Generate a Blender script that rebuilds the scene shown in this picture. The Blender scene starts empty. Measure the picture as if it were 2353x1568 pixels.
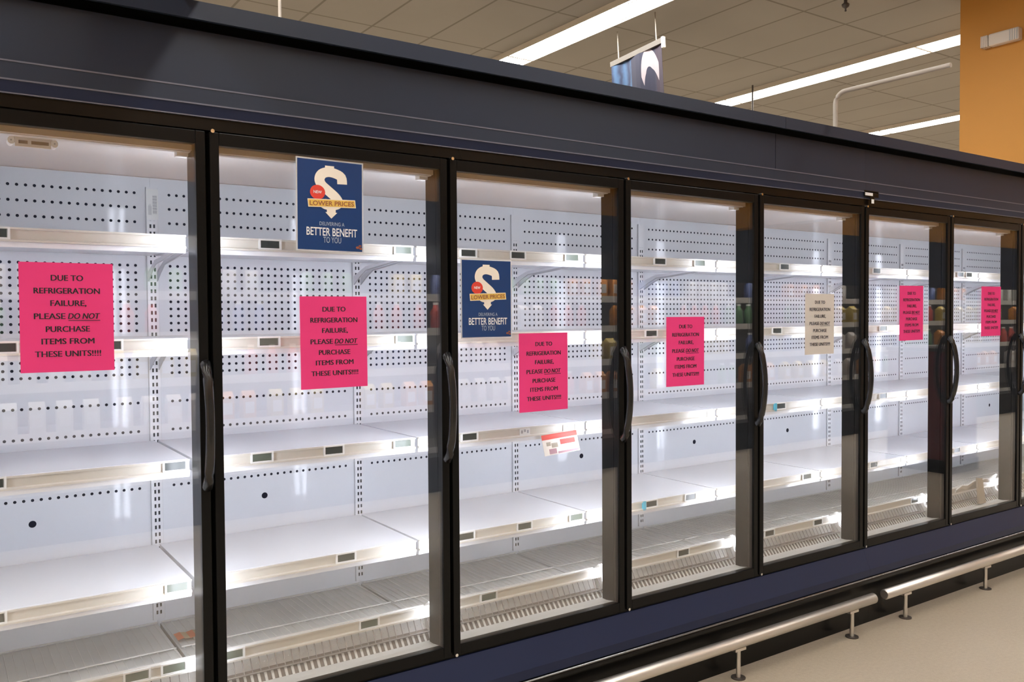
import bpy, math, random
from mathutils import Matrix, Vector

SC = bpy.context.scene
COL = SC.collection
random.seed(7)

# ------------------------------------------------------------------ camera
FPX, YAW, PIT, ROL = 1958.1, 0.59941, -0.02788, -0.0065
CAM = Vector((0.0, -2.4565, 1.5))
F = Vector((math.sin(YAW) * math.cos(PIT), math.cos(YAW) * math.cos(PIT), math.sin(PIT)))
R = Vector((math.cos(YAW), -math.sin(YAW), 0))
U = R.cross(F)
R2 = R * math.cos(ROL) + U * math.sin(ROL)
U2 = U * math.cos(ROL) - R * math.sin(ROL)
cd = bpy.data.cameras.new('camera')
cam = bpy.data.objects.new('camera', cd)
COL.objects.link(cam)
cd.sensor_width = 36.0
cd.lens = FPX / 2353 * 36
cd.clip_start, cd.clip_end = 0.05, 100
m = Matrix((R2, U2, -F)).transposed().to_4x4()
m.translation = CAM
cam.matrix_world = m
SC.camera = cam

# ------------------------------------------------------------------ world, exposure, light levels
w = bpy.data.worlds.new('world')
SC.world = w
w.use_nodes = True
w.node_tree.nodes['Background'].inputs[0].default_value = (0.02, 0.019, 0.018, 1)
w.node_tree.nodes['Background'].inputs[1].default_value = 1.0
SC.view_settings.view_transform = 'Standard'
SC.view_settings.look = 'None'
SC.view_settings.exposure = 0.0
SC.view_settings.gamma = 1.0
SC.view_settings.use_curve_mapping = False
SC.cycles.use_denoising = True
SC.cycles.max_bounces = 10
SC.cycles.diffuse_bounces = 6
SC.cycles.glossy_bounces = 5
SC.cycles.transparent_max_bounces = 32
SC.cycles.caustics_reflective = False
SC.cycles.caustics_refractive = False
SC.cycles.sample_clamp_indirect = 8.0
TUBE_LIGHT = 25.0      # ceiling strips
LED_LIGHT = 26.0       # strips on the freezer mullions


# ------------------------------------------------------------------ materials
class NT:
    """tiny helper for procedural node maths"""
    def __init__(self, mat):
        self.t = mat.node_tree
        self.n, self.l = self.t.nodes, self.t.links

    def put(self, sock, v):
        if isinstance(v, bpy.types.NodeSocket):
            self.l.new(v, sock)
        else:
            sock.default_value = v

    def m(self, op, a, b=None, c=None):
        k = self.n.new('ShaderNodeMath')
        k.operation = op
        for i, v in enumerate((a, b, c)):
            if v is not None:
                self.put(k.inputs[i], v)
        return k.outputs[0]

    def xyz(self):
        tc = self.n.new('ShaderNodeTexCoord')
        s = self.n.new('ShaderNodeSeparateXYZ')
        self.l.new(tc.outputs['Object'], s.inputs[0])
        return tc.outputs['Object'], s.outputs

    def mix(self, fac, a, b):
        k = self.n.new('ShaderNodeMix')
        k.data_type = 'RGBA'
        self.put(k.inputs[0], fac)
        self.put(k.inputs[6], a)
        self.put(k.inputs[7], b)
        return k.outputs[2]

    def noise(self, scale, detail=3, coord=None):
        k = self.n.new('ShaderNodeTexNoise')
        k.inputs['Scale'].default_value = scale
        k.inputs['Detail'].default_value = detail
        if coord is not None:
            self.l.new(coord, k.inputs['Vector'])
        return k.outputs[0]

    def near(self, v, origin, pitch):
        """distance from v to the nearest origin + k*pitch"""
        a = self.m('DIVIDE', self.m('SUBTRACT', v, origin), pitch)
        f = self.m('FRACT', self.m('ADD', a, 0.5))
        return self.m('MULTIPLY', self.m('ABSOLUTE', self.m('SUBTRACT', f, 0.5)), pitch)

    def outside(self, v, lo, hi):
        c, h = (lo + hi) / 2, (hi - lo) / 2
        return self.m('GREATER_THAN', self.m('ABSOLUTE', self.m('SUBTRACT', v, c)), h)


def pmat(name, col, rough=0.5, metal=0.0, spec=0.5, vary=0.0, vscale=3.0, coat=0.0):
    mt = bpy.data.materials.new(name)
    mt.use_nodes = True
    b = mt.node_tree.nodes['Principled BSDF']
    b.inputs['Base Color'].default_value = (*col, 1)
    b.inputs['Roughness'].default_value = rough
    b.inputs['Metallic'].default_value = metal
    b.inputs['Specular IOR Level'].default_value = spec
    b.inputs['Coat Weight'].default_value = coat
    if vary:
        k = NT(mt)
        co, _ = k.xyz()
        nz = k.noise(vscale, 4, co)
        lo = tuple(c * (1 - vary) for c in col) + (1,)
        hi = tuple(min(1, c * (1 + vary)) for c in col) + (1,)
        k.l.new(k.mix(nz, lo, hi), b.inputs['Base Color'])
    return mt


def emat(name, col, strength):
    mt = bpy.data.materials.new(name)
    mt.use_nodes = True
    t = mt.node_tree
    t.nodes.remove(t.nodes['Principled BSDF'])
    e = t.nodes.new('ShaderNodeEmission')
    e.inputs[0].default_value = (*col, 1)
    e.inputs[1].default_value = strength
    t.links.new(e.outputs[0], t.nodes['Material Output'].inputs[0])
    return mt


M = {}
M['paint'] = pmat('glare_greyed_navy', (0.022, 0.031, 0.055), 0.42, spec=0.3, vary=0.08, vscale=1.5)  # same navy paint, greyed in colour for the light it reflects
M['paint_blue'] = pmat('navy_blue_paint', (0.0125, 0.020, 0.058), 0.4, spec=0.3, vary=0.06, vscale=2)
M['lit_edge'] = pmat('pale_lit_edge', (0.13, 0.14, 0.19), 0.3)  # pale colour carries the light caught on the header edges
M['black'] = pmat('black_anodised_frame', (0.006, 0.006, 0.006), 0.3, spec=0.15)
M['black_gloss'] = pmat('black_rubber', (0.006, 0.006, 0.006), 0.25, spec=0.2)
M['edge_highlight'] = pmat('metal_highlight', (0.30, 0.30, 0.32), 0.22, metal=0.9)  # bright metal for the painted-in bumper highlight
M['handle'] = pmat('black_plastic_handle', (0.010, 0.010, 0.011), 0.25)
M['white'] = pmat('white_enamel', (0.80, 0.81, 0.84), 0.15, vary=0.02, vscale=4)
M['top_white'] = pmat('warm_white_enamel', (0.74, 0.72, 0.70), 0.12)
M['valance'] = pmat('beige_valance', (0.50, 0.45, 0.39), 0.4)
M['rail'] = pmat('cream_plastic_rail', (0.66, 0.625, 0.56), 0.3)
M['wire'] = pmat('white_coated_wire', (0.70, 0.68, 0.64), 0.35)
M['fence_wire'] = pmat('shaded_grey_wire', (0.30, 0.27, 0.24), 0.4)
M['pan'] = pmat('grey_deck_pan', (0.66, 0.65, 0.62), 0.45, vary=0.12, vscale=5)
M['bracket'] = pmat('grey_steel_and_shade', (0.42, 0.42, 0.43), 0.4)
M['dark_slot'] = pmat('dark_slot', (0.20, 0.165, 0.14), 0.6)
M['screen'] = pmat('dark_grey_screen', (0.05, 0.055, 0.048), 0.25)
M['screen_green'] = pmat('green_grey_screen', (0.12, 0.14, 0.11), 0.25)
M['paperwhite'] = pmat('white_label', (0.82, 0.82, 0.80), 0.5)
M['cyan'] = pmat('cyan_label', (0.10, 0.55, 0.75), 0.45)
M['steel'] = pmat('brushed_steel', (0.74, 0.70, 0.65), 0.38, metal=1.0)
M['chrome'] = pmat('bright_steel', (0.8, 0.8, 0.8), 0.2, metal=1.0)
M['ink'] = pmat('black_ink', (0.012, 0.008, 0.012), 0.7)
M['navy_print'] = pmat('navy_print', (0.008, 0.044, 0.17), 0.3, vary=0.12, vscale=8)
M['cream_print'] = pmat('cream_print', (0.86, 0.80, 0.72), 0.4)
M['white_print'] = pmat('white_print', (0.82, 0.84, 0.87), 0.4)
M['grey_print'] = pmat('pale_blue_print', (0.42, 0.50, 0.62), 0.4)
M['gold_print'] = pmat('gold_print', (0.75, 0.50, 0.11), 0.4)
M['red_print'] = pmat('red_print', (0.72, 0.06, 0.04), 0.4)
M['rust_print'] = pmat('rust_print', (0.28, 0.09, 0.05), 0.4)
M['bar'] = pmat('tan_bar', (0.085, 0.072, 0.06), 0.5)
M['beige'] = pmat('beige_plastic', (0.42, 0.36, 0.28), 0.5)
M['led'] = emat('cool_white_led', (0.88, 0.94, 1.07), LED_LIGHT)
M['tube'] = emat('warm_white_tube', (1.0, 0.96, 0.89), TUBE_LIGHT)
M['fixture'] = pmat('white_fixture_metal', (0.62, 0.58, 0.52), 0.4)
M['pipe'] = pmat('off_white_pipe', (0.40, 0.36, 0.32), 0.4)
M['dark_metal'] = pmat('dark_metal', (0.06, 0.05, 0.045), 0.4)
M['lamp_grey'] = pmat('grey_plastic_lamp', (0.62, 0.56, 0.52), 0.4)
M['dark_red'] = pmat('dark_red_card', (0.11, 0.012, 0.013), 0.5)

# clear door glass: straight-through with mirror reflection growing towards grazing angles
g = bpy.data.materials.new('door_glass')
g.use_nodes = True
k = NT(g)
k.n.remove(k.n['Principled BSDF'])
geo = k.n.new('ShaderNodeNewGeometry')
dp = k.n.new('ShaderNodeVectorMath')
dp.operation = 'DOT_PRODUCT'
k.l.new(geo.outputs['Normal'], dp.inputs[0])
k.l.new(geo.outputs['Incoming'], dp.inputs[1])
c1 = k.m('SUBTRACT', 1.0, k.m('ABSOLUTE', dp.outputs['Value']))
fr = k.m('ADD', 0.08, k.m('MULTIPLY', k.m('POWER', c1, 5.0), 0.42))
tr = k.n.new('ShaderNodeBsdfTransparent')
gl = k.n.new('ShaderNodeBsdfGlossy')
gl.inputs['Roughness'].default_value = 0.01
mx = k.n.new('ShaderNodeMixShader')
k.l.new(fr, mx.inputs[0])
k.l.new(tr.outputs[0], mx.inputs[1])
k.l.new(gl.outputs[0], mx.inputs[2])
k.l.new(mx.outputs[0], k.n['Material Output'].inputs[0])
M['glass'] = g

# white back panel with its punched holes (object x = 0..bay width, z = height over the floor)
mt = pmat('punched_white_panel', (0.80, 0.81, 0.84), 0.075, spec=0.24)
k = NT(mt)
co, s = k.xyz()
X, Z = s[0], s[2]
dx = k.m('ADD', k.near(X, 0.0635, 0.0254), k.m('MULTIPLY', k.outside(X, 0.052, 0.736), 9.0))
bands = []
for z0, p_, lo, hi in ((1.842, 0.0505, 1.82, 1.965), (1.309, 0.0254, 1.297, 1.703), (0.905, 0.1008, 0.88, 1.23)):
    bands.append(k.m('ADD', k.near(Z, z0, p_), k.m('MULTIPLY', k.outside(Z, lo, hi), 9.0)))
dz = k.m('MINIMUM', k.m('MINIMUM', bands[0], bands[1]), bands[2])
d2 = k.m('ADD', k.m('MULTIPLY', dx, dx), k.m('MULTIPLY', dz, dz))
hole = k.m('LESS_THAN', d2, 0.0049 ** 2)
bx = k.m('SUBTRACT', X, 0.392)
bz = k.m('SUBTRACT', Z, 0.826)
big = k.m('LESS_THAN', k.m('ADD', k.m('MULTIPLY', bx, bx), k.m('MULTIPLY', bz, bz)), 0.0115 ** 2)
hole = k.m('MAXIMUM', hole, big)
b = k.n['Principled BSDF']
k.l.new(k.mix(hole, (0.80, 0.81, 0.84, 1), (0.008, 0.009, 0.02, 1)), b.inputs['Base Color'])
k.l.new(k.m('ADD', 0.075, k.m('MULTIPLY', hole, 0.8)), b.inputs['Roughness'])
M['panel'] = mt

# slotted upright (object x = 0 at its middle)
mt = pmat('slotted_white_upright', (0.82, 0.82, 0.84), 0.25)
k = NT(mt)
co, s = k.xyz()
ax = k.m('SUBTRACT', k.m('ABSOLUTE', s[0]), 0.0062)
inx = k.m('LESS_THAN', k.m('ABSOLUTE', ax), 0.0031)
inz = k.m('LESS_THAN', k.near(s[2], 0.457, 0.0254), 0.0066)
rng = k.m('SUBTRACT', 1.0, k.outside(s[2], 0.44, 1.848))
slot = k.m('MULTIPLY', k.m('MULTIPLY', inx, inz), rng)
b = k.n['Principled BSDF']
k.l.new(k.mix(slot, (0.82, 0.82, 0.84, 1), (0.008, 0.008, 0.014, 1)), b.inputs['Base Color'])
M['upright'] = mt

# ceiling tiles
mt = pmat('ceiling_tiles', (0.70, 0.64, 0.56), 0.9, spec=0.1)
k = NT(mt)
co, s = k.xyz()
lx = k.m('LESS_THAN', k.near(s[0], 6.47, 0.607), 0.011)
ly = k.m('LESS_THAN', k.near(s[1], 3.605, 1.222), 0.011)
ln = k.m('MAXIMUM', lx, ly)
nz = k.noise(0.9, 4, co)
base = k.mix(nz, (0.262, 0.248, 0.234, 1), (0.318, 0.304, 0.286, 1))
k.l.new(k.mix(k.m('MULTIPLY', ln, 0.75), base, (0.15, 0.135, 0.12, 1)), k.n['Principled BSDF'].inputs['Base Color'])
M['ceiling'] = mt

# floor: beige speckled sheet tiles
mt = pmat('beige_speckled_floor', (0.5, 0.42, 0.32), 0.42)
k = NT(mt)
co, s = k.xyz()
n1 = k.noise(260, 2, co)
n2 = k.noise(2.2, 4, co)
n3 = k.noise(60, 3, co)
base = k.mix(n2, (0.375, 0.305, 0.222, 1), (0.455, 0.376, 0.283, 1))
sp = k.m('MULTIPLY', k.m('SUBTRACT', k.m('ADD', k.m('MULTIPLY', n1, 0.6), k.m('MULTIPLY', n3, 0.4)), 0.5), 1.6)
sp = k.m('ADD', sp, 0.5)
k.l.new(k.mix(sp, k.mix(0.78, (0.16, 0.12, 0.09, 1), base), k.mix(0.72, (0.9, 0.82, 0.7, 1), base)),
        k.n['Principled BSDF'].inputs['Base Color'])
M['floor'] = mt
M['orange'] = pmat('orange_wall_paint', (0.52, 0.235, 0.037), 0.6, vary=0.04, vscale=1.0)
M['wallbeige'] = pmat('beige_wall_paint', (0.55, 0.47, 0.38), 0.7)


def paper(name, col):
    """thin sheet: lit from both sides"""
    mt = bpy.data.materials.new(name)
    mt.use_nodes = True
    k = NT(mt)
    k.n.remove(k.n['Principled BSDF'])
    co, _ = k.xyz()
    nz = k.noise(6, 3, co)
    c = k.mix(nz, tuple(v * 0.95 for v in col) + (1,), tuple(min(1, v * 1.04) for v in col) + (1,))
    d = k.n.new('ShaderNodeBsdfDiffuse')
    t = k.n.new('ShaderNodeBsdfTranslucent')
    mx = k.n.new('ShaderNodeMixShader')
    mx.inputs[0].default_value = 0.5
    k.l.new(c, d.inputs[0])
    k.l.new(c, t.inputs[0])
    k.l.new(d.outputs[0], mx.inputs[1])
    k.l.new(t.outputs[0], mx.inputs[2])
    k.l.new(mx.outputs[0], k.n['Material Output'].inputs[0])
    return mt


M['pink'] = paper('pink_paper', (1.0, 0.072, 0.24))
M['cream_paper'] = paper('cream_paper', (0.84, 0.76, 0.65))
M['white_paper'] = paper('white_paper', (0.85, 0.85, 0.84))


# ------------------------------------------------------------------ mesh helpers
class MB:
    def __init__(self):
        self.v, self.f, self.mi, self.sm = [], [], [], []

    def add(self, vs, fs, mi=0, smooth=False):
        n = len(self.v)
        self.v += [tuple(p) for p in vs]
        self.f += [tuple(i + n for i in q) for q in fs]
        self.mi += [mi] * len(fs)
        self.sm += [smooth] * len(fs)
        return self

    def box(self, x0, x1, y0, y1, z0, z1, mi=0):
        vs = [(x, y, z) for z in (z0, z1) for y in (y0, y1) for x in (x0, x1)]
        fs = [(0, 2, 3, 1), (4, 5, 7, 6), (0, 1, 5, 4), (2, 6, 7, 3), (0, 4, 6, 2), (1, 3, 7, 5)]
        return self.add(vs, fs, mi)

    def prism(self, prof, x0, x1, mi=0, axis='x'):
        """closed profile [(a,b)...] swept along an axis"""
        n = len(prof)
        if axis == 'x':
            vs = [(x0, a, b) for a, b in prof] + [(x1, a, b) for a, b in prof]
        elif axis == 'y':
            vs = [(a, x0, b) for a, b in prof] + [(a, x1, b) for a, b in prof]
        else:
            vs = [(a, b, x0) for a, b in prof] + [(a, b, x1) for a, b in prof]
        fs = [(i, (i + 1) % n, n + (i + 1) % n, n + i) for i in range(n)]
        fs += [tuple(range(n - 1, -1, -1)), tuple(range(n, 2 * n))]
        return self.add(vs, fs, mi)

    def tube(self, pts, r, seg=10, mi=0, rx=None):
        pts = [Vector(p) for p in pts]
        rings = []
        for i, p in enumerate(pts):
            d = (pts[min(i + 1, len(pts) - 1)] - pts[max(i - 1, 0)]).normalized()
            ref = Vector((0, 0, 1)) if abs(d.z) < 0.9 else Vector((1, 0, 0))
            a = d.cross(ref).normalized()
            bb = a.cross(d).normalized()
            rad = r[i] if isinstance(r, (list, tuple)) else r
            rings.append([p + a * math.cos(2 * math.pi * j / seg) * rad * (rx or 1) + bb * math.sin(2 * math.pi * j / seg) * rad
                          for j in range(seg)])
        vs = [q for ring in rings for q in ring]
        fs = []
        for i in range(len(pts) - 1):
            for j in range(seg):
                a0, a1 = i * seg + j, i * seg + (j + 1) % seg
                fs.append((a0, a1, a1 + seg, a0 + seg))
        self.add(vs, fs, mi, True)
        n = len(pts)
        self.add(rings[0], [tuple(range(seg - 1, -1, -1))], mi)
        self.add(rings[-1], [tuple(range(seg))], mi)
        return self

    def build(self, name, mats, parent=None, loc=None, bevel=0.0):
        me = bpy.data.meshes.new(name)
        me.from_pydata(self.v, [], self.f)
        for mt in (mats if isinstance(mats, (list, tuple)) else [mats]):
            me.materials.append(mt)
        me.polygons.foreach_set('material_index', self.mi)
        me.polygons.foreach_set('use_smooth', self.sm)
        me.update()
        import bmesh
        bm = bmesh.new()
        bm.from_mesh(me)
        bmesh.ops.recalc_face_normals(bm, faces=bm.faces)
        bm.to_mesh(me)
        bm.free()
        o = bpy.data.objects.new(name, me)
        COL.objects.link(o)
        if parent:
            o.parent = parent
        if loc:
            o.location = loc
        if bevel:
            md = o.modifiers.new('bevel', 'BEVEL')
            md.width = bevel
            md.segments = 2
            md.limit_method = 'ANGLE'
        return o


def tag(o, label=None, cat=None, group=None, kind=None):
    if label:
        o['label'] = label
    if cat:
        o['category'] = cat
    if group:
        o['group'] = group
    if kind:
        o['kind'] = kind
    return o


def empty(name, loc=(0, 0, 0)):
    o = bpy.data.objects.new(name, None)
    o.location = loc
    COL.objects.link(o)
    return o




def copy_tree(o, parent=None):
    c = o.copy()
    COL.objects.link(c)
    if parent:
        c.parent = parent
    for ch in list(o.children):
        copy_tree(ch, c)
    return c


def text_geo(s, width=None, height=None, bold=0.0, shear=0.0):
    """flat letters in (x, z), centred on x, baseline 0; scaled to a width and/or cap height"""
    cu = bpy.data.curves.new('lettering', 'FONT')
    cu.body = s
    cu.size = 1.0
    cu.offset = bold
    cu.shear = shear
    cu.resolution_u = 3
    ob = bpy.data.objects.new('lettering', cu)
    COL.objects.link(ob)
    me = bpy.data.meshes.new_from_object(ob.evaluated_get(bpy.context.evaluated_depsgraph_get()))
    vs = [tuple(v.co) for v in me.vertices]
    fs = [tuple(p.vertices) for p in me.polygons]
    bpy.data.objects.remove(ob)
    bpy.data.curves.remove(cu)
    bpy.data.meshes.remove(me)
    x0, x1 = min(v[0] for v in vs), max(v[0] for v in vs)
    kx = width / (x1 - x0) if width else None
    kz = height / 0.70 if height else kx
    kx = kx or kz
    return [((v[0] - (x0 + x1) / 2) * kx, v[1] * kz) for v in vs], fs


# ------------------------------------------------------------------ the room
W = 0.77557                # door pitch
GX = 0.6632 - W - 0.0125   # first gap between doors (left of the photo)
CEIL = 4.2


def struct(name, mb, mats):
    return tag(mb.build(name, mats), kind='structure')


struct('floor', MB().box(-6, 26, -5.05, 16, -0.1, 0), M['floor'])
struct('ceiling', MB().box(-6, 26, -5.05, 16, CEIL, CEIL + 0.1), M['ceiling'])
struct('wall_left', MB().box(-6.2, -6, -5.05, 16, 0, CEIL), M['wallbeige'])
struct('wall_back', MB().box(-6.2, 26.2, 16, 16.2, 0, CEIL), M['wallbeige'])
struct('wall_right', MB().box(26, 26.2, -5.05, 16, 0, CEIL), M['wallbeige'])
struct('wall_front', MB().box(-6.2, 26.2, -5.25, -5.05, 0, CEIL), M['orange'])
struct('wall_end', MB().box(7.3, 7.5, -5.05, 1.43, 2.45, CEIL), M['orange'])

# ------------------------------------------------------------------ ceiling strips
lt = empty('ceiling_light')
hb = MB()
hb.box(-0.152, 0.152, 0.0, 2.44, 0.012, 0.05)
hb.box(-0.152, 0.152, 0.0, 0.012, -0.004, 0.012)
hb.box(-0.152, 0.152, 2.428, 2.44, -0.004, 0.012)
for sx in (-1, 1):
    hb.box(sx * 0.152 - 0.003, sx * 0.152 + 0.003, 0.0, 2.44, -0.004, 0.05)
    hb.box(sx * 0.108 - 0.006, sx * 0.108 + 0.006, 0.012, 2.428, -0.003, 0.012)
hb.build('housing', M['fixture'], lt)
for xa, xb in ((-0.149, -0.114), (-0.102, 0.102), (0.114, 0.149)):
    MB().box(xa, xb, 0.014, 2.426, 0.0, 0.012).build('diffuser', M['tube'], lt)
LAB = {(5.05, 1): 'fluorescent ceiling strip nearest the camera, cut by the top edge of the photo',
       (5.05, 2): 'fluorescent ceiling strip going behind the header left of the hanging banner',
       (8.26, 0): 'fluorescent ceiling strip meeting the orange wall, nearest piece of the middle row',
       (8.26, 1): 'long fluorescent ceiling strip between the banner and the bent pipe',
       (8.26, 2): 'far end piece of the middle fluorescent row, beside the thin dark rod',
       (11.5, 1): 'fluorescent ceiling strip below the bent pipe, touching the orange wall',
       (11.5, 2): 'end piece of the farthest fluorescent row, just above the freezer header'}
YS = [-0.13, 2.31, 4.75, 7.19, 9.63, 12.07, -2.57, -5.01]
first = True
for lx_ in (-4.6, -1.35, 1.62, 5.05, 8.26, 11.5, 14.7, 17.9, 21.1):
    for i, ly_ in enumerate(YS):
        o = lt if first else copy_tree(lt)
        first = False
        o.location = (lx_, ly_, CEIL - 0.05)
        lab = LAB.get((lx_, i))
        tag(o, lab or 'fluorescent ceiling strip outside the photo lighting the rest of the shop', 'ceiling light',
            'fluorescent strips on the shop ceiling')

# ------------------------------------------------------------------ freezer case (five doors)
YB = 0.75                   # back panel
ZS = [1.754, 1.442, 1.072, 0.702]   # shelf tops
SY = 0.25                   # shelf front edge
DZ = 0.418                  # wire deck
rail_prof = [(0, 0), (-0.010, 0.001), (-0.010, -0.004), (-0.004, -0.005), (-0.003, -0.030), (-0.012, -0.033), (-0.012, -0.038), (0, -0.038)]


def frame(mb, x0, x1, z0, z1, wx, wz0, wz1, y0, y1, mi=0):
    mb.box(x0, x0 + wx, y0, y1, z0, z1, mi)
    mb.box(x1 - wx, x1, y0, y1, z0, z1, mi)
    mb.box(x0 + wx, x1 - wx, y0, y1, z1 - wz1, z1, mi)
    mb.box(x0 + wx, x1 - wx, y0, y1, z0, z0 + wz0, mi)


def make_case(x0c, nd, left_end):
    fc = empty('freezer_case', (x0c, 0, 0))
    L5 = nd * W
    # outer shell
    sh = MB()
    sh.box(0, L5, 0.06, 0.97, 2.075, 2.339)
    sh.box(0, L5, YB + 0.01, 0.97, 0.1, 2.075)
    sh.box(0, L5, 0.06, 0.97, 0.1, 0.36)
    sh.build('outer_shell', M['paint'], fc)
    # header front, in two panels where the photo shows a seam
    cuts = [0.0, 3.214, L5] if left_end else [0.0, L5]
    for xa, xb in zip(cuts, cuts[1:]):
        ga, gb = (0.0015 if xa else 0.0), (0.0015 if xb < L5 else 0.0)
        hd = MB()
        hd.prism([(0.0, 2.144), (0.0, 2.300), (0.06, 2.300), (0.06, 2.144)], xa + ga, xb - gb)
        hd.prism([(-0.006, 2.098), (-0.006, 2.141), (0.06, 2.141), (0.06, 2.098)], xa, xb)
        hd.prism([(0.004, 2.066), (-0.006, 2.095), (0.06, 2.095), (0.06, 2.066)], xa, xb, 1)
        hd.build('header', [M['paint'], M['paint_blue']], fc)
        MB().prism([(-0.055, 2.313), (-0.055, 2.362), (0.1, 2.368), (0.97, 2.368), (0.97, 2.34), (-0.045, 2.34), (-0.045, 2.313)], xa + ga, xb - gb).build('top_lip', M['paint'], fc)
    tl = MB()  # pale strips paint the light that the panel edges catch
    tl.box(0, L5, -0.0075, 0.02, 2.1405, 2.1445)
    tl.box(0, L5, -0.0085, 0.02, 2.0945, 2.0985)
    tl.box(0, L5, 0.001, 0.02, 2.0635, 2.0665)
    tl.build('header_lit_edges', M['lit_edge'], fc)
    MB().box(0, L5, 0.04, 0.06, 2.298, 2.342).build('lip_shadow', M['black'], fc)  # black strip in an added groove stands for the lip shadow
    MB().prism([(0.008, 2.03), (0.008, 2.064), (0.06, 2.064), (0.06, 2.03)], 0, L5).build('top_rail', M['black_gloss'], fc)
    MB().prism([(0.0, 0.352), (-0.04, 0.262), (-0.04, 0.228), (0.06, 0.228), (0.06, 0.352)], 0, L5).build('lower_panel', M['paint_blue'], fc)
    MB().prism([(-0.036, 0.226), (-0.046, 0.221), (-0.05, 0.214), (-0.05, 0.204), (-0.044, 0.196), (-0.03, 0.19), (-0.03, 0.0), (0.06, 0.0), (0.06, 0.226)], 0, L5).build('kick_base', M['black_gloss'], fc)
    MB().prism([(0.10, 2.045), (0.10, 1.995), (0.06, 1.995), (0.06, 2.045)], 0, L5).build('front_bulkhead', M['valance'], fc)
    MB().prism([(0.046, 1.976), (0.046, 2.02), (0.058, 2.02), (0.058, 1.976)], 0, L5).build('valance', M['valance'], fc)
    MB().prism([(0.06, 1.974), (0.06, 1.986), (0.085, 1.986), (0.085, 1.974)], 0, L5).build('light_rail', M['top_white'], fc)
    MB().tube([(0.001, -0.046, 0.2225), (L5 - 0.001, -0.046, 0.2225)], 0.0042, 10).build('bumper_highlight', M['edge_highlight'], fc)  # metal strip added to draw the highlight along the black bumper
    MB().box(0, L5, 0.10, YB + 0.01, 2.0, 2.04).build('interior_ceiling', M['top_white'], fc)
    sw = (-0.012, 0.0) if left_end else (L5, L5 + 0.012)
    MB().box(*sw, 0.06, YB, 0.36, 2.0).build('side_wall', M['white'], fc)
    MB().prism([(0.032, 0.354), (0.032, 0.395), (0.075, 0.388), (0.11, 0.388), (0.11, 0.354)], 0, L5).build('bottom_ledge', M['pan'], fc)
    MB().prism([(0.006, 0.353), (0.006, 0.372), (0.0315, 0.372), (0.0315, 0.353)], 0, L5).build('bottom_rail', M['black'], fc)

    bp0 = MB()
    bp0.box(0, W - 0.0005, 0, 0.0095, 0.362, 1.999)
    bp0 = bp0.build('back_panel', M['panel'], fc, (0.0, YB, 0))
    for kx in range(0 if left_end else 1, nd + 1):
        up0 = MB()
        up0.box(-0.019, 0.019, 0, 0.008, 0.43, 1.965)
        up0.box(-0.0205, -0.019, 0.005, 0.008, 0.43, 1.965, 1)
        up0.box(0.019, 0.0205, 0.005, 0.008, 0.43, 1.965, 1)
        up0.build('upright', [M['upright'], M['bracket']], fc, (kx * W + 0.004, YB - 0.0085, 0))
    def mullion(x, lo, hi):
        mu = MB().box(lo, hi, 0.032, 0.1, 0.37, 2.029).build('mullion', M['black'], fc, (x, 0, 0))
        for sx in (-1, 1):
            if lo < sx * 0.02 < hi:
                q = MB().prism([(sx * 0.0285, 0.1005), (sx * 0.009, 0.1062), (sx * 0.009, 0.1005)], 0.47, 1.965, axis='z')
                q.build('light_strip', M['led'], mu)
                if sx < 0:
                    MB().box(-0.062, -0.031, 0.082, 0.112, 1.965, 1.995).build('light_cap', M['paperwhite'], mu)

    mullion(0, 0.001, 0.03)
    for kx in range(1, nd):
        mullion(kx * W, -0.03, 0.03)
    mullion(L5, -0.03, -0.001)

    # shelves: top face z, rail on the front edge


    def shelf_at(z):
        q = MB()
        q.prism([(SY, z - 0.034), (SY, z - 0.002), (SY + 0.01, z), (YB - 0.012, z), (YB - 0.012, z - 0.03)], 0.009, W - 0.003)
        q.prism([(SY - 0.006, z - 0.039), (SY - 0.004, z - 0.053), (SY + 0.012, z - 0.053), (SY + 0.012, z - 0.034), (SY, z - 0.034)], 0.009, W - 0.003)
        s_ = q.build('shelf', M['white'], fc)
        MB().prism([(SY + a, z + b) for a, b in rail_prof], 0.009, W - 0.003).build('price_rail', M['rail'], s_)
        for bx_ in (0.017, W - 0.012):
            low = [(SY + 0.03, z - 0.040), (YB - 0.13, z - 0.066), (YB - 0.075, z - 0.088), (YB - 0.014, z - 0.118)]
            top = [(YB - 0.014, z - 0.085), (YB - 0.06, z - 0.070), (YB - 0.125, z - 0.050), (SY + 0.03, z - 0.034)]
            q = MB().prism(low + top, bx_ - 0.0012, bx_ + 0.0012)
            q.tube([(bx_, a, b) for a, b in low], 0.0024, 6, 1)  # grey rim paints the shaded lower edge of the white bracket
            q.build('shelf_bracket', [M['white'], M['bracket']], s_)
        return s_


    shelves = [shelf_at(z) for z in ZS]

    # wire deck at the bottom
    pn = MB()
    pn.box(0.008, W - 0.002, 0.17, YB - 0.002, DZ - 0.03, DZ - 0.004)
    deck = pn.build('deck', M['pan'], fc)
    wr = MB()
    nW = 30
    for i in range(nW):
        x = 0.016 + i * (W - 0.03) / (nW - 1)
        wr.tube([(x, YB - 0.01, DZ), (x, 0.46, DZ), (x, 0.44, DZ + 0.006), (x, 0.17, DZ + 0.006)], 0.0016, 5)
    for y in (YB - 0.015, 0.45, 0.185):
        wr.tube([(0.01, y, DZ + 0.005), (W - 0.005, y, DZ + 0.005)], 0.0028, 6)
    wr.build('wire_rack', M['wire'], deck)
    fe = MB()
    for i in range(nW):
        x = 0.016 + i * (W - 0.03) / (nW - 1)
        fe.tube([(x, 0.158, 0.468), (x, 0.125, 0.412)], 0.0016, 5)
    fe.tube([(0.01, 0.158, 0.462), (W - 0.005, 0.158, 0.462)], 0.003, 6)
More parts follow.
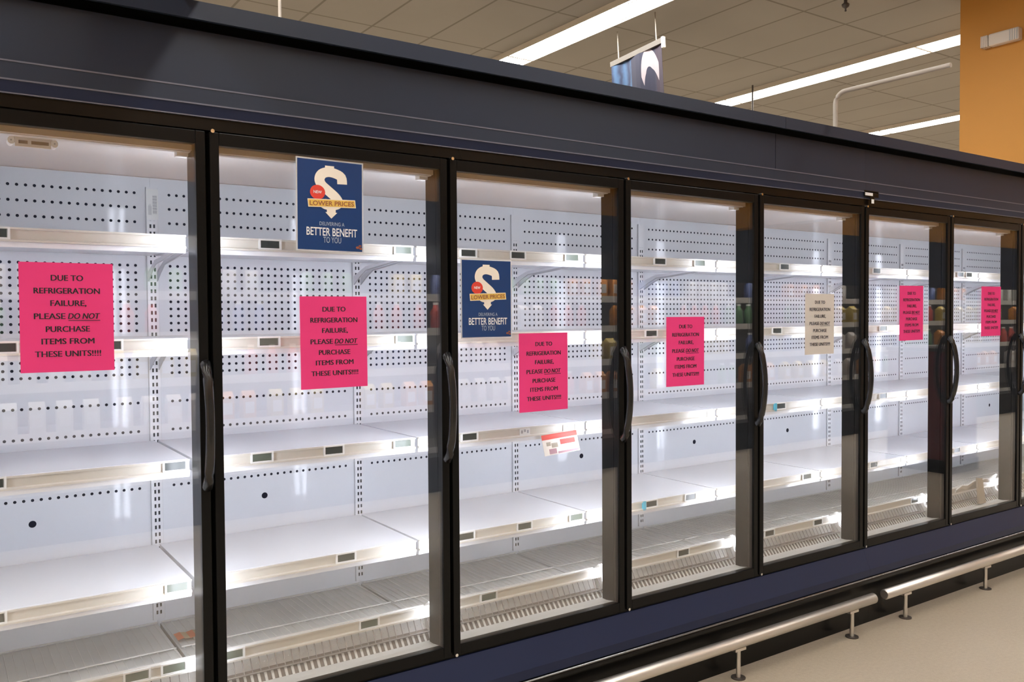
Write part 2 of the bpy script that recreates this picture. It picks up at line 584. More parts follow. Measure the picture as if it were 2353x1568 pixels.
    fe.tube([(0.01, 0.125, 0.413), (W - 0.005, 0.125, 0.413)], 0.0028, 6)
    fe.build('front_fence', M['fence_wire'], deck)
    MB().prism([(0.150 + a, 0.496 + b) for a, b in rail_prof], 0.012, W - 0.006).build('price_rail', M['rail'], deck)
    MB().prism([(0.19, 0.485), (0.165, 0.40), (0.170, 0.40), (0.195, 0.485)], 0.01, W - 0.004).build('fence_liner', M['wire'], deck)
    ag = MB()
    ag.prism([(0.135, 0.408), (0.114, 0.384), (0.165, 0.384), (0.165, 0.408)], 0.008, W - 0.002, 1)
    n = 36
    for i in range(n):
        x = 0.014 + i * (W - 0.03) / (n - 1)
        ag.prism([(0.133, 0.410), (0.111, 0.385), (0.115, 0.384), (0.137, 0.408)], x - 0.004, x + 0.004)
    ag.build('air_grille', [M['wire'], M['dark_slot']], deck)
    for ex in (0.006, W - 0.006):
        q = MB()
        q.prism([(0.135, 0.502), (0.15, 0.508), (0.2, 0.47), (0.2, 0.40), (0.112, 0.384), (0.104, 0.40), (0.108, 0.43), (0.128, 0.445)], ex - 0.002, ex + 0.002)
        q.build('fence_end_plate', M['wire'], deck)

    # door
    g_ = 0.006
    ST = 0.026                  # stile width beyond the gap
    x0d, x1d = g_, W - g_
    ZT, ZBt = 2.024, 0.362
    fr_ = MB()


    frame(fr_, x0d, x1d, ZBt, ZT, ST, 0.036, 0.036, -0.004, 0.028)
    door0 = fr_.build('door', M['black'], fc, bevel=0.002)
    MB().box(x0d + ST - 0.004, x1d - ST + 0.004, 0.002, 0.008, ZBt + 0.032, ZT - 0.032).build('glass_pane', M['glass'], door0)
    gk = MB()
    frame(gk, x0d + 0.004, x1d - 0.004, ZBt + 0.004, ZT - 0.004, 0.016, 0.02, 0.02, 0.0285, 0.0315)
    gk.build('gasket', M['black_gloss'], door0)
    hx = W - 0.0165
    pts, rad = [], []
    for i in range(17):
        t_ = i / 16
        z = 1.375 - t_ * 0.345
        bow = math.sin(math.pi * t_) ** 0.62
        pts.append((hx, -0.010 - 0.040 * bow, z))
        rad.append(0.0125 + 0.0025 * (1 - bow))
    hb_ = MB().tube([(hx, 0.0, 1.368)] + pts + [(hx, 0.0, 1.037)], [0.013] + rad + [0.013], 12, rx=0.95)
    hb_.build('handle', M['handle'], door0)
    for zz in (ZT + 0.002, ZBt + 0.003):
        q = MB()
        q.tube([(0.0135, -0.010, zz), (0.0135, 0.006, zz)], 0.0055, 10)
        q.build('hinge_pin', M['chrome'], door0)

    # repeat bays along the case
    for kx in range(1, nd):
        for src in [bp0, deck, door0] + shelves:
            c = copy_tree(src, fc)
            c.location.x = src.location.x + kx * W
    return fc


fc = make_case(GX, 5, True)
tag(fc, 'long dark navy freezer case with five glass doors filling the left of the photo', 'freezer', 'glass-door freezer cases in a row')
fc2 = make_case(GX + 5 * W + 0.0006, 4, False)
tag(fc2, 'continuing navy freezer case with glass doors at the right, farther down the aisle', 'freezer', 'glass-door freezer cases in a row')

# barcode sticker on the upright behind the leftmost door
ups = [o for o in fc.children if o.name.startswith('upright')]
u1 = min(ups, key=lambda o: abs(o.location.x - W))
q = MB()
q.box(-0.0185, 0.0205, -0.0015, -0.0003, 1.853, 1.958)
for i in range(18):
    q.box(0.002, 0.016, -0.0022, -0.0014, 1.872 + i * 0.0036, 1.872 + i * 0.0036 + (0.0024 if i % 3 else 0.0014), 1)
for i in range(5):
    q.box(-0.012 + i * 0.0022, -0.011 + i * 0.0022, -0.0022, -0.0014, 1.868, 1.90 + 0.006 * (i % 2), 1)
s_ = q.build('barcode_sticker', [M['paperwhite'], M['bracket']], u1)
s_['label'] = 'white barcode sticker'

# ------------------------------------------------------------------ price tags in the rails
tg = MB()
frame(tg, -0.037, 0.037, -0.019, 0.019, 0.006, 0.009, 0.004, -0.006, 0.0)
tg.box(-0.031, 0.031, -0.002, 0.0, -0.011, 0.016)
tag_e = tg.build('price_tag', M['paperwhite'])
MB().box(-0.031, 0.029, -0.0045, -0.002, -0.010, 0.015).build('screen', M['screen'], tag_e)
tg = MB()
frame(tg, -0.037, 0.037, -0.019, 0.019, 0.006, 0.009, 0.004, -0.006, 0.0)
tg.box(-0.031, 0.031, -0.002, 0.0, -0.011, 0.016)
tag_g = tg.build('price_tag', M['paperwhite'])
MB().box(-0.031, 0.029, -0.0045, -0.002, -0.010, 0.015).build('screen', M['screen_green'], tag_g)
tg = MB()
tg.box(-0.024, 0.024, -0.002, 0.0, -0.019, 0.018)
tag_w = tg.build('price_tag', M['paperwhite'])
q = MB()
for i in range(3):
    q.box(-0.018 + i * 0.014, -0.010 + i * 0.014, -0.0028, -0.002, -0.006 + 0.005 * (i % 2), 0.006 + 0.003 * (i % 2))
q.build('printed_marks', M['bracket'], tag_w)
SRC = {'e': tag_e, 'g': tag_g, 'w': tag_w}
LOOK = {'e': 'dark-screened price tag', 'g': 'green-grey price tag', 'w': 'white paper price tag'}
SHN = {'S1': 'top', 'S2': 'second', 'S3': 'third', 'S4': 'fourth', 'D': 'bottom wire'}
DN = ['leftmost door', 'second door from left', 'third door from left', 'fourth door from left',
      'fifth door from left', 'sixth door from left', 'seventh door from left']
TAGS = {'S1': [(0.150, 'e'), (0.907, 'e'), (1.127, 'w'), (1.383, 'g'), (1.651, 'e'), (1.874, 'e'), (2.138, 'g'), (2.625, 'e'), (2.871, 'g'),
               (3.463, 'e'), (4.235, 'e'), (5.092, 'e'), (5.19, 'e')],
        'S2': [(0.165, 'e'), (0.43, 'e'), (0.899, 'g'), (1.386, 'g'), (2.573, 'e'), (3.407, 'e'), (4.299, 'g')],
        'S3': [(0.128, 'e'), (0.606, 'e'), (0.871, 'g'), (1.115, 'e'), (1.373, 'g'), (1.650, 'e'), (1.903, 'w'), (2.115, 'w'), (2.175, 'w'),
               (2.946, 'w'), (3.028, 'w'), (3.438, 'e'), (4.302, 'e'), (5.42, 'w')],
        'S4': [(0.122, 'e'), (0.606, 'g'), (1.154, 'e'), (1.633, 'e'), (1.897, 'e'), (2.155, 'g'), (2.571, 'e'), (2.811, 'e'), (3.643, 'e'),
               (4.216, 'e'), (4.506, 'w'), (5.068, 'e')],
        'D': [(0.469, 'g'), (0.570, 'g'), (0.74, 'g'), (1.191, 'g'), (1.665, 'g'), (2.663, 'e'), (3.23, 'e'), (3.594, 'e'), (4.445, 'e')]}
used = set()
for sh_, lst in TAGS.items():
    byd = {}
    for x, ty in lst:
        xd = x * 2.4565 / (2.4565 + (0.14 if sh_ == 'D' else SY))   # the door it is seen through
        byd.setdefault(int((xd - GX) // W), []).append((x, ty))
    for d_, arr in byd.items():
        arr.sort()
        kinds = {}
        for x, ty in arr:
            kinds.setdefault(ty, []).append(x)
        for x, ty in arr:
            o = SRC[ty] if ty not in used else copy_tree(SRC[ty])
            used.add(ty)
            if sh_ == 'D':
                o.location = (x, 0.150 - 0.0045, 0.496 - 0.0175)
            else:
                o.location = (x, SY - 0.0045, ZS[int(sh_[1]) - 1] - 0.0175)
            n_ = len(kinds[ty])
            i_ = kinds[ty].index(x)
            extra = '' if n_ == 1 else (', left one', ', right one')[i_] if n_ == 2 else (', leftmost', ', middle left', ', middle right' if n_ > 3 else ', rightmost', ', rightmost')[i_] if n_ > 3 else (', left', ', middle', ', right')[i_]
            tag(o, f'{LOOK[ty]} on {SHN[sh_]} shelf rail behind {DN[d_]}{extra}', 'price tag', f'price tags on the {SHN[sh_]} shelf rails')
            if sh_ == 'S4' and ty == 'e' and abs(x - 2.571) < 0.01:
                q = MB()
                q.box(-0.052, -0.034, -0.0075, -0.0005, -0.021, 0.018)
                q.build('coloured_edge', M['cyan'], o)['label'] = 'cyan plastic edge'
                o['label'] = 'dark price tag with cyan edge on fourth shelf rail behind fourth door from left'
            if sh_ == 'S3' and ty == 'e' and abs(x - 3.438) < 0.01:
                q = MB()
                q.box(-0.052, -0.034, -0.0075, -0.0005, -0.021, 0.018)
                q.build('coloured_edge', M['cyan'], o)['label'] = 'blue plastic edge'
                o['label'] = 'dark price tag with blue edge on third shelf rail behind fifth door from left'

# promo card hanging from the third shelf behind the third door
pc = MB()
pc.box(-0.088, 0.088, -0.001, 0.0, -0.082, 0.0)
pc.box(-0.088, 0.088, -0.0016, -0.001, -0.02, 0.0, 1)
pc.box(-0.002, 0.072, -0.0016, -0.001, -0.046, -0.026, 1)
pc.box(-0.012, 0.078, -0.0016, -0.001, -0.066, -0.052, 2)
pc.box(-0.070, -0.050, -0.0016, -0.001, -0.045, -0.030, 3)
pc.box(-0.046, -0.016, -0.0016, -0.001, -0.054, -0.036, 3)
pc.box(-0.062, -0.026, -0.0016, -0.001, -0.078, -0.058, 4)
pc.box(-0.020, 0.084, -0.0016, -0.001, -0.080, -0.072, 4)
o = pc.build('promotion_card', [M['cream_print'], M['red_print'], M['paperwhite'], M['beige'], pmat('pale_plum', (0.45, 0.25, 0.28), 0.5)], None, (2.062, SY - 0.014, ZS[2] - 0.034))
o.rotation_euler = (math.radians(-14), math.radians(-3), 0)
tag(o, 'red and white promotion card hanging crooked from the shelf rail behind third door', 'card')

# red printed scrap on the wire deck, bent white strip in the far door, small vent at top left
q = MB()
for i in range(5):
    q.add([(-0.05 + i * 0.02, -0.03, 0.001 + 0.004 * (i % 2)), (-0.03 + i * 0.02, -0.03, 0.001 + 0.004 * ((i + 1) % 2)),
           (-0.03 + i * 0.02, 0.035, 0.001 + 0.004 * ((i + 1) % 2)), (-0.05 + i * 0.02, 0.035, 0.001 + 0.004 * (i % 2))], [(0, 1, 2, 3)], i % 2)
o = q.build('paper_scrap', [pmat('orange_scrap', (0.55, 0.16, 0.06), 0.6), pmat('tan_scrap', (0.42, 0.30, 0.16), 0.6)], None, (0.715, 0.54, DZ + 0.006))
sm = o.modifiers.new('thickness', 'SOLIDIFY')
sm.thickness = 0.001
tag(o, 'orange and tan paper scrap under the wires at the bottom of second door', 'paper')
q = MB()
prf = [(-0.21, -0.02), (-0.16, 0.004), (-0.10, -0.012), (-0.04, 0.014), (0.03, 0.002), (0.09, 0.012), (0.15, 0.004), (0.21, 0.022),
       (0.21, 0.052), (0.15, 0.030), (0.09, 0.036), (0.03, 0.030), (-0.04, 0.036), (-0.10, 0.014), (-0.16, 0.024), (-0.21, 0.0)]
q.prism(prf, -0.004, 0.004, axis='y')
o = q.build('bent_rail_strip', M['rail'], None, (5.06, 0.128, 0.492))
o.rotation_euler = (0.35, 0, 0)
tag(o, 'warped cream plastic strip come loose at the bottom of the seventh door', 'strip')
q = MB()
q.prism([(-0.035, 0.0), (0.04, 0.0), (0.03, 0.145), (-0.02, 0.15)], -0.006, 0.006, axis='y')
o = q.build('plastic_flap', M['beige'], None, (5.055, 0.088, 0.394))
o.rotation_euler = (-0.12, 0, 0)
tag(o, 'tan plastic flap standing below the warped strip in the seventh door', 'flap')

vt = MB()
vt.box(-0.066, 0.066, -0.03, 0.03, 0.0, 0.03)
vt.box(-0.060, 0.060, -0.036, -0.030, -0.012, 0.026)
vt = vt.build('vent_box', M['top_white'], None, (0.258, 0.16, 1.968), bevel=0.002)
for sx in (-0.072, 0.072):
    q = MB()
    q.tube([(sx, -0.037, 0.006), (sx, 0.0, 0.006)], 0.012, 12)
    q.build('end_clip', M['paperwhite'], vt)
    q = MB()
    q.tube([(sx, -0.039, 0.006), (sx, -0.036, 0.006)], 0.003, 8)
    q.build('screw', M['bracket'], vt)
q = MB()
q.box(-0.048, -0.018, -0.0375, -0.0355, -0.002, 0.008)
q.box(-0.006, 0.052, -0.0375, -0.0355, -0.002, 0.008)
q.build('slots', M['dark_slot'], vt)
vt.location = (0.236, 0.16, 1.966)
vt.scale = (0.7, 1.0, 0.85)
tag(vt, 'small white box with two dark slots under the freezer ceiling, top left corner', 'vent')

# small label plate where the two cases join
q = MB()
q.box(-0.062, 0.055, -0.002, 0.0, -0.002, 0.028)
q.box(-0.012, 0.02, -0.002, 0.0, -0.035, -0.002)
q.box(-0.056, 0.006, -0.003, -0.002, 0.004, 0.018, 1)
q.box(-0.004, 0.016, -0.003, -0.002, -0.032, -0.012, 1)
o = q.build('label_plate', [M['black_gloss'], M['white_print']], None, (3.80, -0.0065, 2.075))
tag(o, 'small black plate with white marks on the header above the fifth door gap', 'label')

# ------------------------------------------------------------------ notices on the glass
PW, PH = 0.2159, 0.2794
GY = -0.0025


def sheet_geo(wd, ht, curl=0.0015):
    nx, nz = 6, 8
    vs, fs = [], []
    for j in range(nz + 1):
        for i in range(nx + 1):
            u_, v_ = i / nx - 0.5, j / nz
            vs.append((u_ * wd, -curl * (abs(u_) * 2) ** 3 * (1 - v_) * 0.8, -v_ * ht))
    for j in range(nz):
        for i in range(nx):
            a = j * (nx + 1) + i
            fs.append((a, a + 1, a + nx + 2, a + nx + 1))
    return vs, fs


def text_into(mb, s, cx, z, wd, ht, y, bold=0.0, shear=0.0, mi=0, slant=0.0, heavy=0.0):
    vs, fs = text_geo(s, wd, ht, bold, shear)
    for k_, d in enumerate((-0.5, 0.0, 0.5) if heavy else (0,)):
        mb.add([(cx + a + d * heavy, y - 0.0001 * k_, z + b + a * slant) for a, b in vs], fs, mi)


def notice(mat):
    mb = MB()
    vs, fs = sheet_geo(PW, PH)
    mb.add(vs, fs)
    o = mb.build('notice_sheet', mat)
    tx = MB()
    B = 0.0
    h = 0.0148
    rows = [('DUE TO', 0, 0.34, 0.165), ('REFRIGERATION', 0, 0.70, 0.283), ('FAILURE,', 0.01, 0.38, 0.396),
            ('PURCHASE', 0, 0.465, 0.633), ('ITEMS FROM', 0, 0.56, 0.745), ('THESE UNITS!!!!', 0, 0.70, 0.860)]
    for s_t, cx, wf, vf in rows:
        text_into(tx, s_t, cx * PW, -vf * PH, wf * PW, h, -0.002, B, heavy=0.0013)
    text_into(tx, 'PLEASE', -0.19 * PW, -0.515 * PH, 0.325 * PW, h, -0.002, B, heavy=0.0013)
    text_into(tx, 'DO NOT', 0.175 * PW, -0.515 * PH, 0.345 * PW, h, -0.002, B, 0.22, heavy=0.0013)
    tx.add([(0.005 * PW, -0.002, -0.527 * PH), (0.35 * PW, -0.002, -0.527 * PH), (0.35 * PW, -0.002, -0.533 * PH), (0.005 * PW, -0.002, -0.533 * PH)], [(0, 1, 2, 3)])
    tx.build('lettering', M['ink'], o)
    return o


pk = notice(M['pink'])
NOT = [((0.294, 1.647), 'pink refrigeration failure notice on the leftmost door', 0.0),
       ((1.019, 1.567), 'pink refrigeration failure notice on the second door, below the navy poster', 0.3),
       ((1.813, 1.443), 'pink refrigeration failure notice on the third door, below right of the navy poster', 0.2),
       ((2.528, 1.497), 'pink refrigeration failure notice alone on the fourth door from left', 0.0),
       ((4.157, 1.648), 'pink refrigeration failure notice on the sixth door, right of the cream notice', 0.5),
       ((4.960, 1.656), 'pink refrigeration failure notice nearest the right edge of the photo', 0.3)]
for i, ((x, z), lab, rz) in enumerate(NOT):
    o = pk if i == 0 else copy_tree(pk)
    o.location = (x, GY, z)
    o.rotation_euler = (0, math.radians(-rz), 0)
    tag(o, lab, 'notice', 'refrigeration failure notices on the freezer doors')
o = notice(M['cream_paper'])
o.location = (3.402, GY, 1.599)
tag(o, 'cream refrigeration failure notice on the fifth door, the only one not pink', 'notice', 'refrigeration failure notices on the freezer doors')


def poster():
    PWX, PHX = 0.2159, 0.279
    mb = MB()
    vs, fs = sheet_geo(PWX, PHX, 0.001)
    mb.add(vs, fs)
    root = mb.build('sale_poster', M['white_paper'])
    wx, hz = PWX / 2 - 0.0045, PHX - 0.009
    q = MB()
    q.add([(-wx, -0.0012, -0.0045), (wx, -0.0012, -0.0045), (wx, -0.0012, -0.0045 - hz), (-wx, -0.0012, -0.0045 - hz)], [(0, 1, 2, 3)])
    q.build('navy_print', M['navy_print'], root)

    def P(px, py, y):       # artwork coordinates: 0..920 across, 0..1310 down
        return ((px / 920 - 0.5) * PWX, y, -py / 1310 * PHX)

    # dollar sign: a fat S whose foot runs down into an arrow
    path = [(622, 335), (608, 235), (520, 190), (425, 180), (345, 215), (312, 290), (340, 365), (425, 440), (520, 520), (562, 580),
            (560, 618), (520, 640), (455, 647), (392, 640), (352, 610)]
    pts_ = []
    for i in range(len(path) - 1):           # smooth
        p0, p1, p2, p3 = path[max(i - 1, 0)], path[i], path[i + 1], path[min(i + 2, len(path) - 1)]
        for t_ in (0, 0.25, 0.5, 0.75):
            pts_.append(tuple(0.5 * (2 * p1[a] + (p2[a] - p0[a]) * t_ + (2 * p0[a] - 5 * p1[a] + 4 * p2[a] - p3[a]) * t_ ** 2 +
                                     (3 * p1[a] - p0[a] - 3 * p2[a] + p3[a]) * t_ ** 3) for a in (0, 1)))
    pts_.append(path[-1])
    vs, fs = [], []
    for i, p in enumerate(pts_):
        a, b_ = pts_[max(i - 1, 0)], pts_[min(i + 1, len(pts_) - 1)]
        dx_, dy_ = b_[0] - a[0], b_[1] - a[1]
        ln_ = math.hypot(dx_, dy_) or 1
        hw = 68
        nx_, ny_ = -dy_ / ln_ * hw, dx_ / ln_ * hw
        vs += [P(p[0] + nx_, p[1] + ny_, -0.0018), P(p[0] - nx_, p[1] - ny_, -0.0018)]
        if i:
            fs.append((2 * i - 2, 2 * i - 1, 2 * i + 1, 2 * i))
    q = MB().add(vs, fs)
    q.add([P(388, 90, -0.0018), P(512, 90, -0.0018), P(512, 160, -0.0018), P(388, 160, -0.0018)], [(0, 1, 2, 3)])
    q.add([P(410, 690, -0.0019), P(530, 690, -0.0019), P(530, 752, -0.0019), P(410, 752, -0.0019)], [(0, 1, 2, 3)])
    q.add([P(388, 748, -0.0019), P(552, 748, -0.0019), P(470, 836, -0.0019)], [(0, 1, 2)])
    q.build('dollar_sign', M['cream_print'], root)
    q = MB()
    n_ = 28
    q.add([P(285 + 102 * math.cos(2 * math.pi * j / n_), 475 + 102 * math.sin(2 * math.pi * j / n_), -0.0024) for j in range(n_)], [tuple(range(n_))])
    c = P(285, 492, 0)
    text_into(q, 'NEW', c[0], c[2], 0.026, 0.0085, -0.003, 0.02, mi=1)
    q.build('red_spot', [M['red_print'], M['white_print']], root)
    q = MB()
    q.add([P(148, 575, -0.0027), P(800, 548, -0.0027), P(812, 662, -0.0027), P(158, 690, -0.0027)], [(0, 1, 2, 3)], 1)
    q.add([P(156, 584, -0.003), P(792, 558, -0.003), P(802, 653, -0.003), P(166, 680, -0.003)], [(0, 1, 2, 3)])
    c = P(480, 652, 0)
    text_into(q, 'LOWER PRICES', c[0], c[2], 0.142, 0.0135, -0.0034, 0.015, mi=2, slant=0.04)
    q.build('gold_banner', [M['gold_print'], M['cream_print'], M['rust_print']], root)
    q = MB()
    c = P(480, 938, 0)
    text_into(q, 'DELIVERING A', c[0], c[2], 0.080, 0.0112, -0.0018, 0.0, mi=1)
    c = P(482, 1082, 0)
    text_into(q, 'BETTER BENEFIT', c[0], c[2], 0.163, 0.0240, -0.0018, 0.012)
    c = P(482, 1182, 0)
    text_into(q, 'TO YOU', c[0], c[2], 0.057, 0.0180, -0.0018, 0.0, mi=1)
    q.build('lettering', [M['white_print'], M['grey_print']], root)
    q = MB()
    for (a, b_, ra) in ((835, 1230, 26), (868, 1205, 20), (880, 1245, 22)):
        q.add([P(a + ra * math.cos(2 * math.pi * j / 12), b_ + ra * 0.7 * math.sin(2 * math.pi * j / 12), -0.0018 - 0.0003 * (a == 868)) for j in range(12)], [tuple(range(12))])
    q.build('corner_logo', M['rust_print'], root)
    return root


ps = poster()
ps.location = (1.013, GY, 1.981)
ps.rotation_euler = (0, math.radians(0.4), 0)
tag(ps, 'navy dollar sign sale poster at the top of the second freezer door', 'poster', 'navy sale posters on the freezer doors')
p2 = copy_tree(ps)
p2.location = (1.573, GY, 1.698)
p2.rotation_euler = (0, 0, 0)
p2.scale = (0.955, 1, 0.965)
tag(p2, 'navy dollar sign sale poster on the left side of the third freezer door', 'poster', 'navy sale posters on the freezer doors')

# ------------------------------------------------------------------ bumper rails on the floor
def bumper(x0, x1, posts, lab):
    r = empty('bumper_rail', (x0, -0.1, 0))
    q = MB()
    q.tube([(0, 0, 0.15), (0.004, 0, 0.15), (x1 - x0 - 0.004, 0, 0.15), (x1 - x0, 0, 0.15)], [0.020, 0.0245, 0.0245, 0.020], 20)
    q.build('rail_tube', M['steel'], r)
    for px_ in posts:
        a = px_ - x0
        q = MB()
        q.tube([(a, 0, 0.004), (a, 0, 0.122)], 0.0095, 12)
        q.box(a - 0.032, a + 0.032, -0.014, 0.014, 0.117, 0.128)
        o = q.build('post', M['steel'], r)
        q = MB()
        q.tube([(a, 0, 0.0), (a, 0, 0.005)], 0.03, 16)
        q.build('floor_flange', M['dark_metal'], o)
    tag(r, lab, 'bumper rail', 'steel bumper rails along the freezer base')
    return r


bumper(0.60, 3.69, [0.75, 1.18, 1.955, 2.734, 3.517], 'brushed steel bumper rail on posts, the nearer one ending mid photo')
bumper(3.776, 7.2, [3.957, 4.731, 5.51, 6.29, 6.95], 'brushed steel bumper rail on posts, the farther one running off the right edge')

# ------------------------------------------------------------------ things near the ceiling
# banner
bn = empty('hanging_banner', (5.364, 3.035, 3.9))
q = MB()
vs, fs = [], []
for j in range(9):
    for i in range(13):
        y_ = i / 12 * 0.655
        vs.append((0.012 * math.sin(i * 0.9), y_, -j / 8 * 0.62 - 0.0))
for j in range(8):
    for i in range(12):
        a = j * 13 + i
        fs.append((a, a + 1, a + 14, a + 13))
q.add(vs, fs)
mt = pmat('printed_banner_cloth', (0.02, 0.03, 0.1), 0.7)
k = NT(mt)
co, s = k.xyz()
Y_, Z_ = s[1], s[2]
nz = k.noise(9, 2, co)
st = k.m('SINE', k.m('ADD', k.m('MULTIPLY', Y_, 62.0), k.m('MULTIPLY', nz, 5.0)))
blue = k.mix(k.m('MULTIPLY', k.m('ADD', st, 1.0), 0.5), (0.006, 0.016, 0.055, 1), (0.035, 0.09, 0.19, 1))
left = k.m('GREATER_THAN', Y_, 0.40)
base = k.mix(left, (0.006, 0.007, 0.03, 1), blue)
edge = k.m('LESS_THAN', Y_, 0.09)
base = k.mix(edge, base, (0.02, 0.009, 0.026, 1))
# white curl: a ring cut by the top edge
ry = k.m('DIVIDE', k.m('ADD', k.m('SUBTRACT', Y_, 0.19), k.m('MULTIPLY', Z_, -0.15)), 0.105)
rz = k.m('DIVIDE', k.m('ADD', Z_, 0.30), 0.29)
rr = k.m('SQRT', k.m('ADD', k.m('MULTIPLY', ry, ry), k.m('MULTIPLY', rz, rz)))
taper = k.m('MINIMUM', k.m('SUBTRACT', 0.44, k.m('MULTIPLY', Y_, 0.9)), k.m('MULTIPLY', k.m('ADD', Z_, 0.31), 2.4))
ring = k.m('LESS_THAN', k.m('ABSOLUTE', k.m('SUBTRACT', rr, 0.80)), taper)
base = k.mix(ring, base, (0.30, 0.26, 0.29, 1))
k.l.new(base, k.n['Principled BSDF'].inputs['Base Color'])
M['banner'] = mt
o = q.build('banner_cloth', M['banner'], bn)
o.modifiers.new('thickness', 'SOLIDIFY').thickness = 0.002
q = MB()
q.box(-0.012, 0.012, -0.01, 0.67, -0.002, 0.045)
q.build('top_bar', M['bar'], bn)
q = MB()
q.box(-0.014, 0.014, -0.035, -0.01, -0.045, 0.05)
q.build('end_cap', M['paperwhite'], bn)
for y_ in (0.06, 0.56):
    q = MB()
    q.tube([(0, y_, 0.04), (0, y_, 0.30)], 0.006, 8)
    q.build('hanging_rod', M['pipe'], bn)
bn.rotation_euler = (math.radians(4.0) * -1, 0, 0)
tag(bn, 'blue and white printed banner hanging from the ceiling behind the freezer header', 'banner')

# bent sign pipe standing on the freezer top, its arm reaching out over the aisle
q = MB()
pp = [(3.578, 0.041, 2.368), (3.578, 0.041, 2.503)]
for i in range(1, 8):
    a = i / 7 * math.pi / 2
    pp.append((3.578, 0.041 - 0.052 * (1 - math.cos(a)), 2.503 + 0.052 * math.sin(a)))
pp.append((3.578, -0.513, 2.552))
q.tube(pp, 0.0105, 12)
q.tube([(3.578, 0.041, 2.366), (3.578, 0.041, 2.374)], 0.03, 16)
o = q.build('bent_pipe', M['pipe'])
tag(o, 'off-white bent pipe standing on the freezer top beside the orange wall', 'pipe')

# unseen box added on the freezer top to shade a slanting header band
q = MB()
q.box(-0.065, 0.065, -0.58, 0.06, 0.045, 0.30)
q.box(-0.02, 0.02, 0.0, 0.05, 0.0, 0.05)
o = q.build('shade_box', M['paint'], None, (0.585, 0.0, 2.368))
tag(o, 'unseen dark box added on the freezer top to cast the slanting header shadow', 'box')

q = MB()
q.tube([(1.92, 3.0, 2.3), (1.92, 3.0, CEIL)], 0.011, 8)
q.tube([(1.92, 3.0, 2.2), (1.92, 3.0, 2.3)], 0.014, 8)
tag(q.build('hanging_rod', M['pipe']), 'thin white rod hanging from the ceiling above the second door', 'rod')
q = MB()
q.tube([(8.02, 4.25, 3.1), (8.02, 4.25, CEIL)], 0.010, 8)
q.tube([(8.02, 4.25, 3.0), (8.02, 4.25, 3.1)], 0.014, 8)
tag(q.build('hanging_rod', M['dark_metal']), 'thin dark rod hanging from the ceiling beside the middle light strip', 'rod')
q = MB()
q.tube([(0, 0, 0.17), (0, 0, 0.05), (0, 0, 0.035), (0, 0, 0.015), (0, 0, 0.0)], [0.014, 0.014, 0.032, 0.028, 0.006], 12)
q.tube([(0, 0, 0.0), (0, 0, -0.02), (0, 0, -0.024)], [0.006, 0.009, 0.003], 10)
q.tube([(0, 0, 0.165), (0, 0, 0.17)], 0.05, 16)
tag(q.build('sprinkler_head', M['dark_metal'], None, (6.3, 1.85, 4.03)), 'small dark sprinkler head at the top edge of the photo', 'sprinkler')

# emergency light on the orange wall
el = MB()
el.box(-0.07, 0.0, -0.155, 0.085, -0.05, 0.05)
el = el.build('emergency_light', M['lamp_grey'], None, (7.3, 1.08, 3.75), bevel=0.012)
q = MB()
q.box(-0.062, -0.004, 0.091, 0.150, -0.046, 0.046)
for i in range(4):
    q.box(-0.066, 0.0, 0.096 + i * 0.014, 0.102 + i * 0.014, -0.049, 0.049)
q.build('lamp_lens', M['lamp_grey'], el, bevel=0.004)
q = MB()
for i in range(4):
    q.box(-0.073, -0.069, -0.145 + i * 0.018, -0.137 + i * 0.018, -0.045, 0.045)
q.build('vent_ribs', M['bracket'], el)
tag(el, 'grey plastic emergency light mounted high on the orange wall', 'emergency light')

# ------------------------------------------------------------------ across the aisle, seen as reflections in the glass
oc = empty('open_dairy_case', (-3.0, -4.78, 0))
LX = 20.0
M['case_fill'] = emat('case_fill', (1, 0.95, 0.88), 22.0)  # glowing strips added to brighten the packages so their reflections show
MB().box(0, LX, 0, 0.85, 0.0, 0.30).build('base', M['black'], oc)
MB().prism([(0, 0.3), (0, 2.5), (0.06, 2.5), (0.06, 0.3)], 0, LX).build('back_wall', pmat('dark_case_lining', (0.10, 0.09, 0.085), 0.5), oc)
MB().prism([(0.06, 1.95), (0.78, 1.95), (0.80, 2.5), (0.06, 2.5)], 0, LX).build('header', M['paint'], oc)
OZ = [0.34, 0.72, 1.06, 1.40, 1.70]
for z in OZ:
    q = MB()
    q.box(0.02, LX - 0.02, 0.06, 0.62, z - 0.03, z)
    o = q.build('shelf', M['dark_metal'], oc)
    MB().box(0.02, LX - 0.02, 0.62, 0.63, z - 0.055, z + 0.01).build('price_rail', M['wire'], o)
    if z > 0.5:
        MB().box(0.1, LX - 0.1, 0.56, 0.59, z - 0.044, z - 0.031).build('light_strip', M['case_fill'], o)
MB().box(0.1, LX - 0.1, 0.66, 0.72, 1.925, 1.949).build('light_strip', M['case_fill'], oc)
MB().box(0.0, LX, 0.775, 0.79, 1.87, 1.95).build('valance', M['paint'], oc)  # lip added to hide the glowing strip from the glass
tag(oc, 'dark open chiller case across the aisle, seen only as a reflection in the doors', 'chiller')

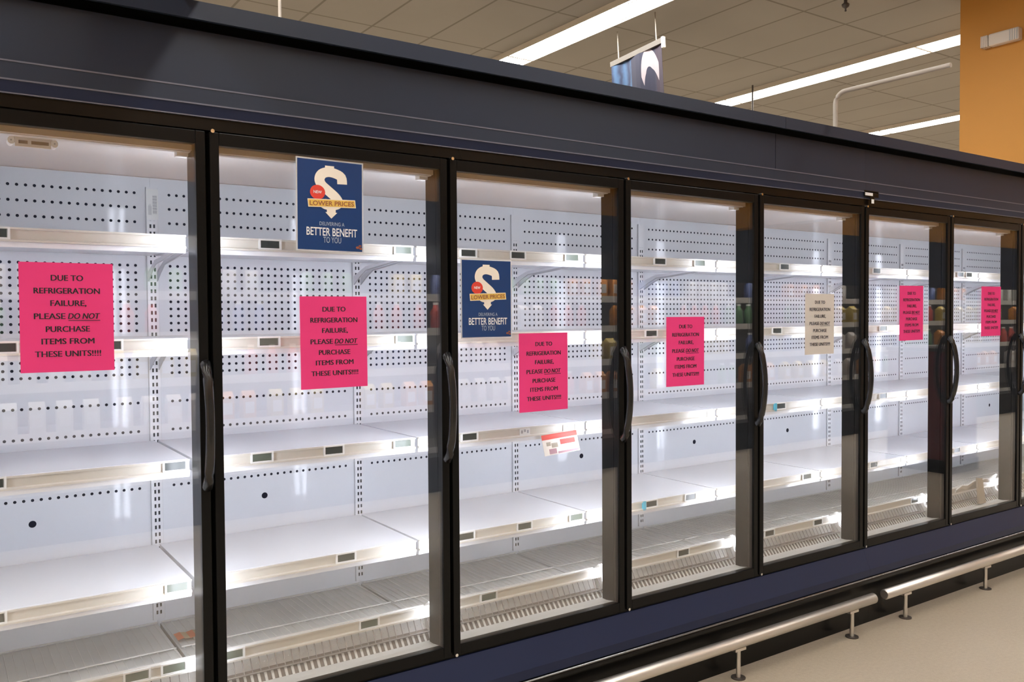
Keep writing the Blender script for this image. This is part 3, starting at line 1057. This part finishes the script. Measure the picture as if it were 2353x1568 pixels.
PC = [(0.55, 0.42, 0.12), (0.5, 0.08, 0.06), (0.65, 0.6, 0.55), (0.12, 0.25, 0.12), (0.6, 0.25, 0.06), (0.12, 0.16, 0.35), (0.7, 0.68, 0.62)]
pk_src = []
for i, c in enumerate(PC):
    mt = pmat('carton_print_%d' % i, c, 0.4)
    q = MB()
    if i % 2:
        q.tube([(0, 0, 0), (0, 0, 0.15), (0, 0, 0.19), (0, 0, 0.215)], [0.05, 0.05, 0.025, 0.022], 12)
        o = q.build('bottle', mt)
        MB().tube([(0, 0, 0.213), (0, 0, 0.235)], 0.025, 12).build('cap', M['paperwhite'], o)
    else:
        q.prism([(-0.055, 0), (0.055, 0), (0.055, 0.17), (0.0, 0.215), (-0.055, 0.17)], -0.05, 0.05)
        o = q.build('carton', mt)
        MB().box(-0.035, 0.035, 0.0552, 0.0560, 0.04, 0.13).build('printed_panel', M['paperwhite'], o)
    pk_src.append(o)
usedp = set()
for z in OZ[1:]:
    x = -0.6
    while x < 15.5:
        i = random.randrange(len(PC))
        run = random.randint(2, 4)
        for _ in range(run):
            if x > 15.5:
                break
            o = pk_src[i] if i not in usedp else copy_tree(pk_src[i])
            usedp.add(i)
            o.location = (x, -4.78 + 0.53, z + 0.0015)
            nm = 'bottle' if i % 2 else 'carton'
            tag(o, f'{nm} on the chiller shelves across the aisle, seen as a reflection in the doors', nm, f'{nm}s reflected in the freezer doors')
            x += 0.17 if x < 8 else 0.25
        x += random.choice((0.05, 0.3))
for i, o in enumerate(pk_src):
    if i not in usedp:
        copy = o
        o.location = (7.45, -4.25, OZ[2])
        tag(o, 'package on the chiller shelves across the aisle, seen as a reflection in the doors', 'package')

rb = MB()  # plain bin added in place of a faint reflected figure
rb.box(-0.24, 0.24, -0.32, 0.32, 0.12, 1.15)
rb = rb.build('stand_in_bin', M['dark_red'], None, (8.1, -2.1, 0), bevel=0.01)
MB().box(-0.25, 0.25, -0.33, 0.33, 0.0, 0.12).build('pallet', M['black'], rb)
MB().box(-0.25, 0.25, -0.33, 0.33, 1.15, 1.18).build('rim', M['dark_metal'], rb)
tag(rb, 'dark red bin added in place of a faint red shape reflected in a far door', 'bin')
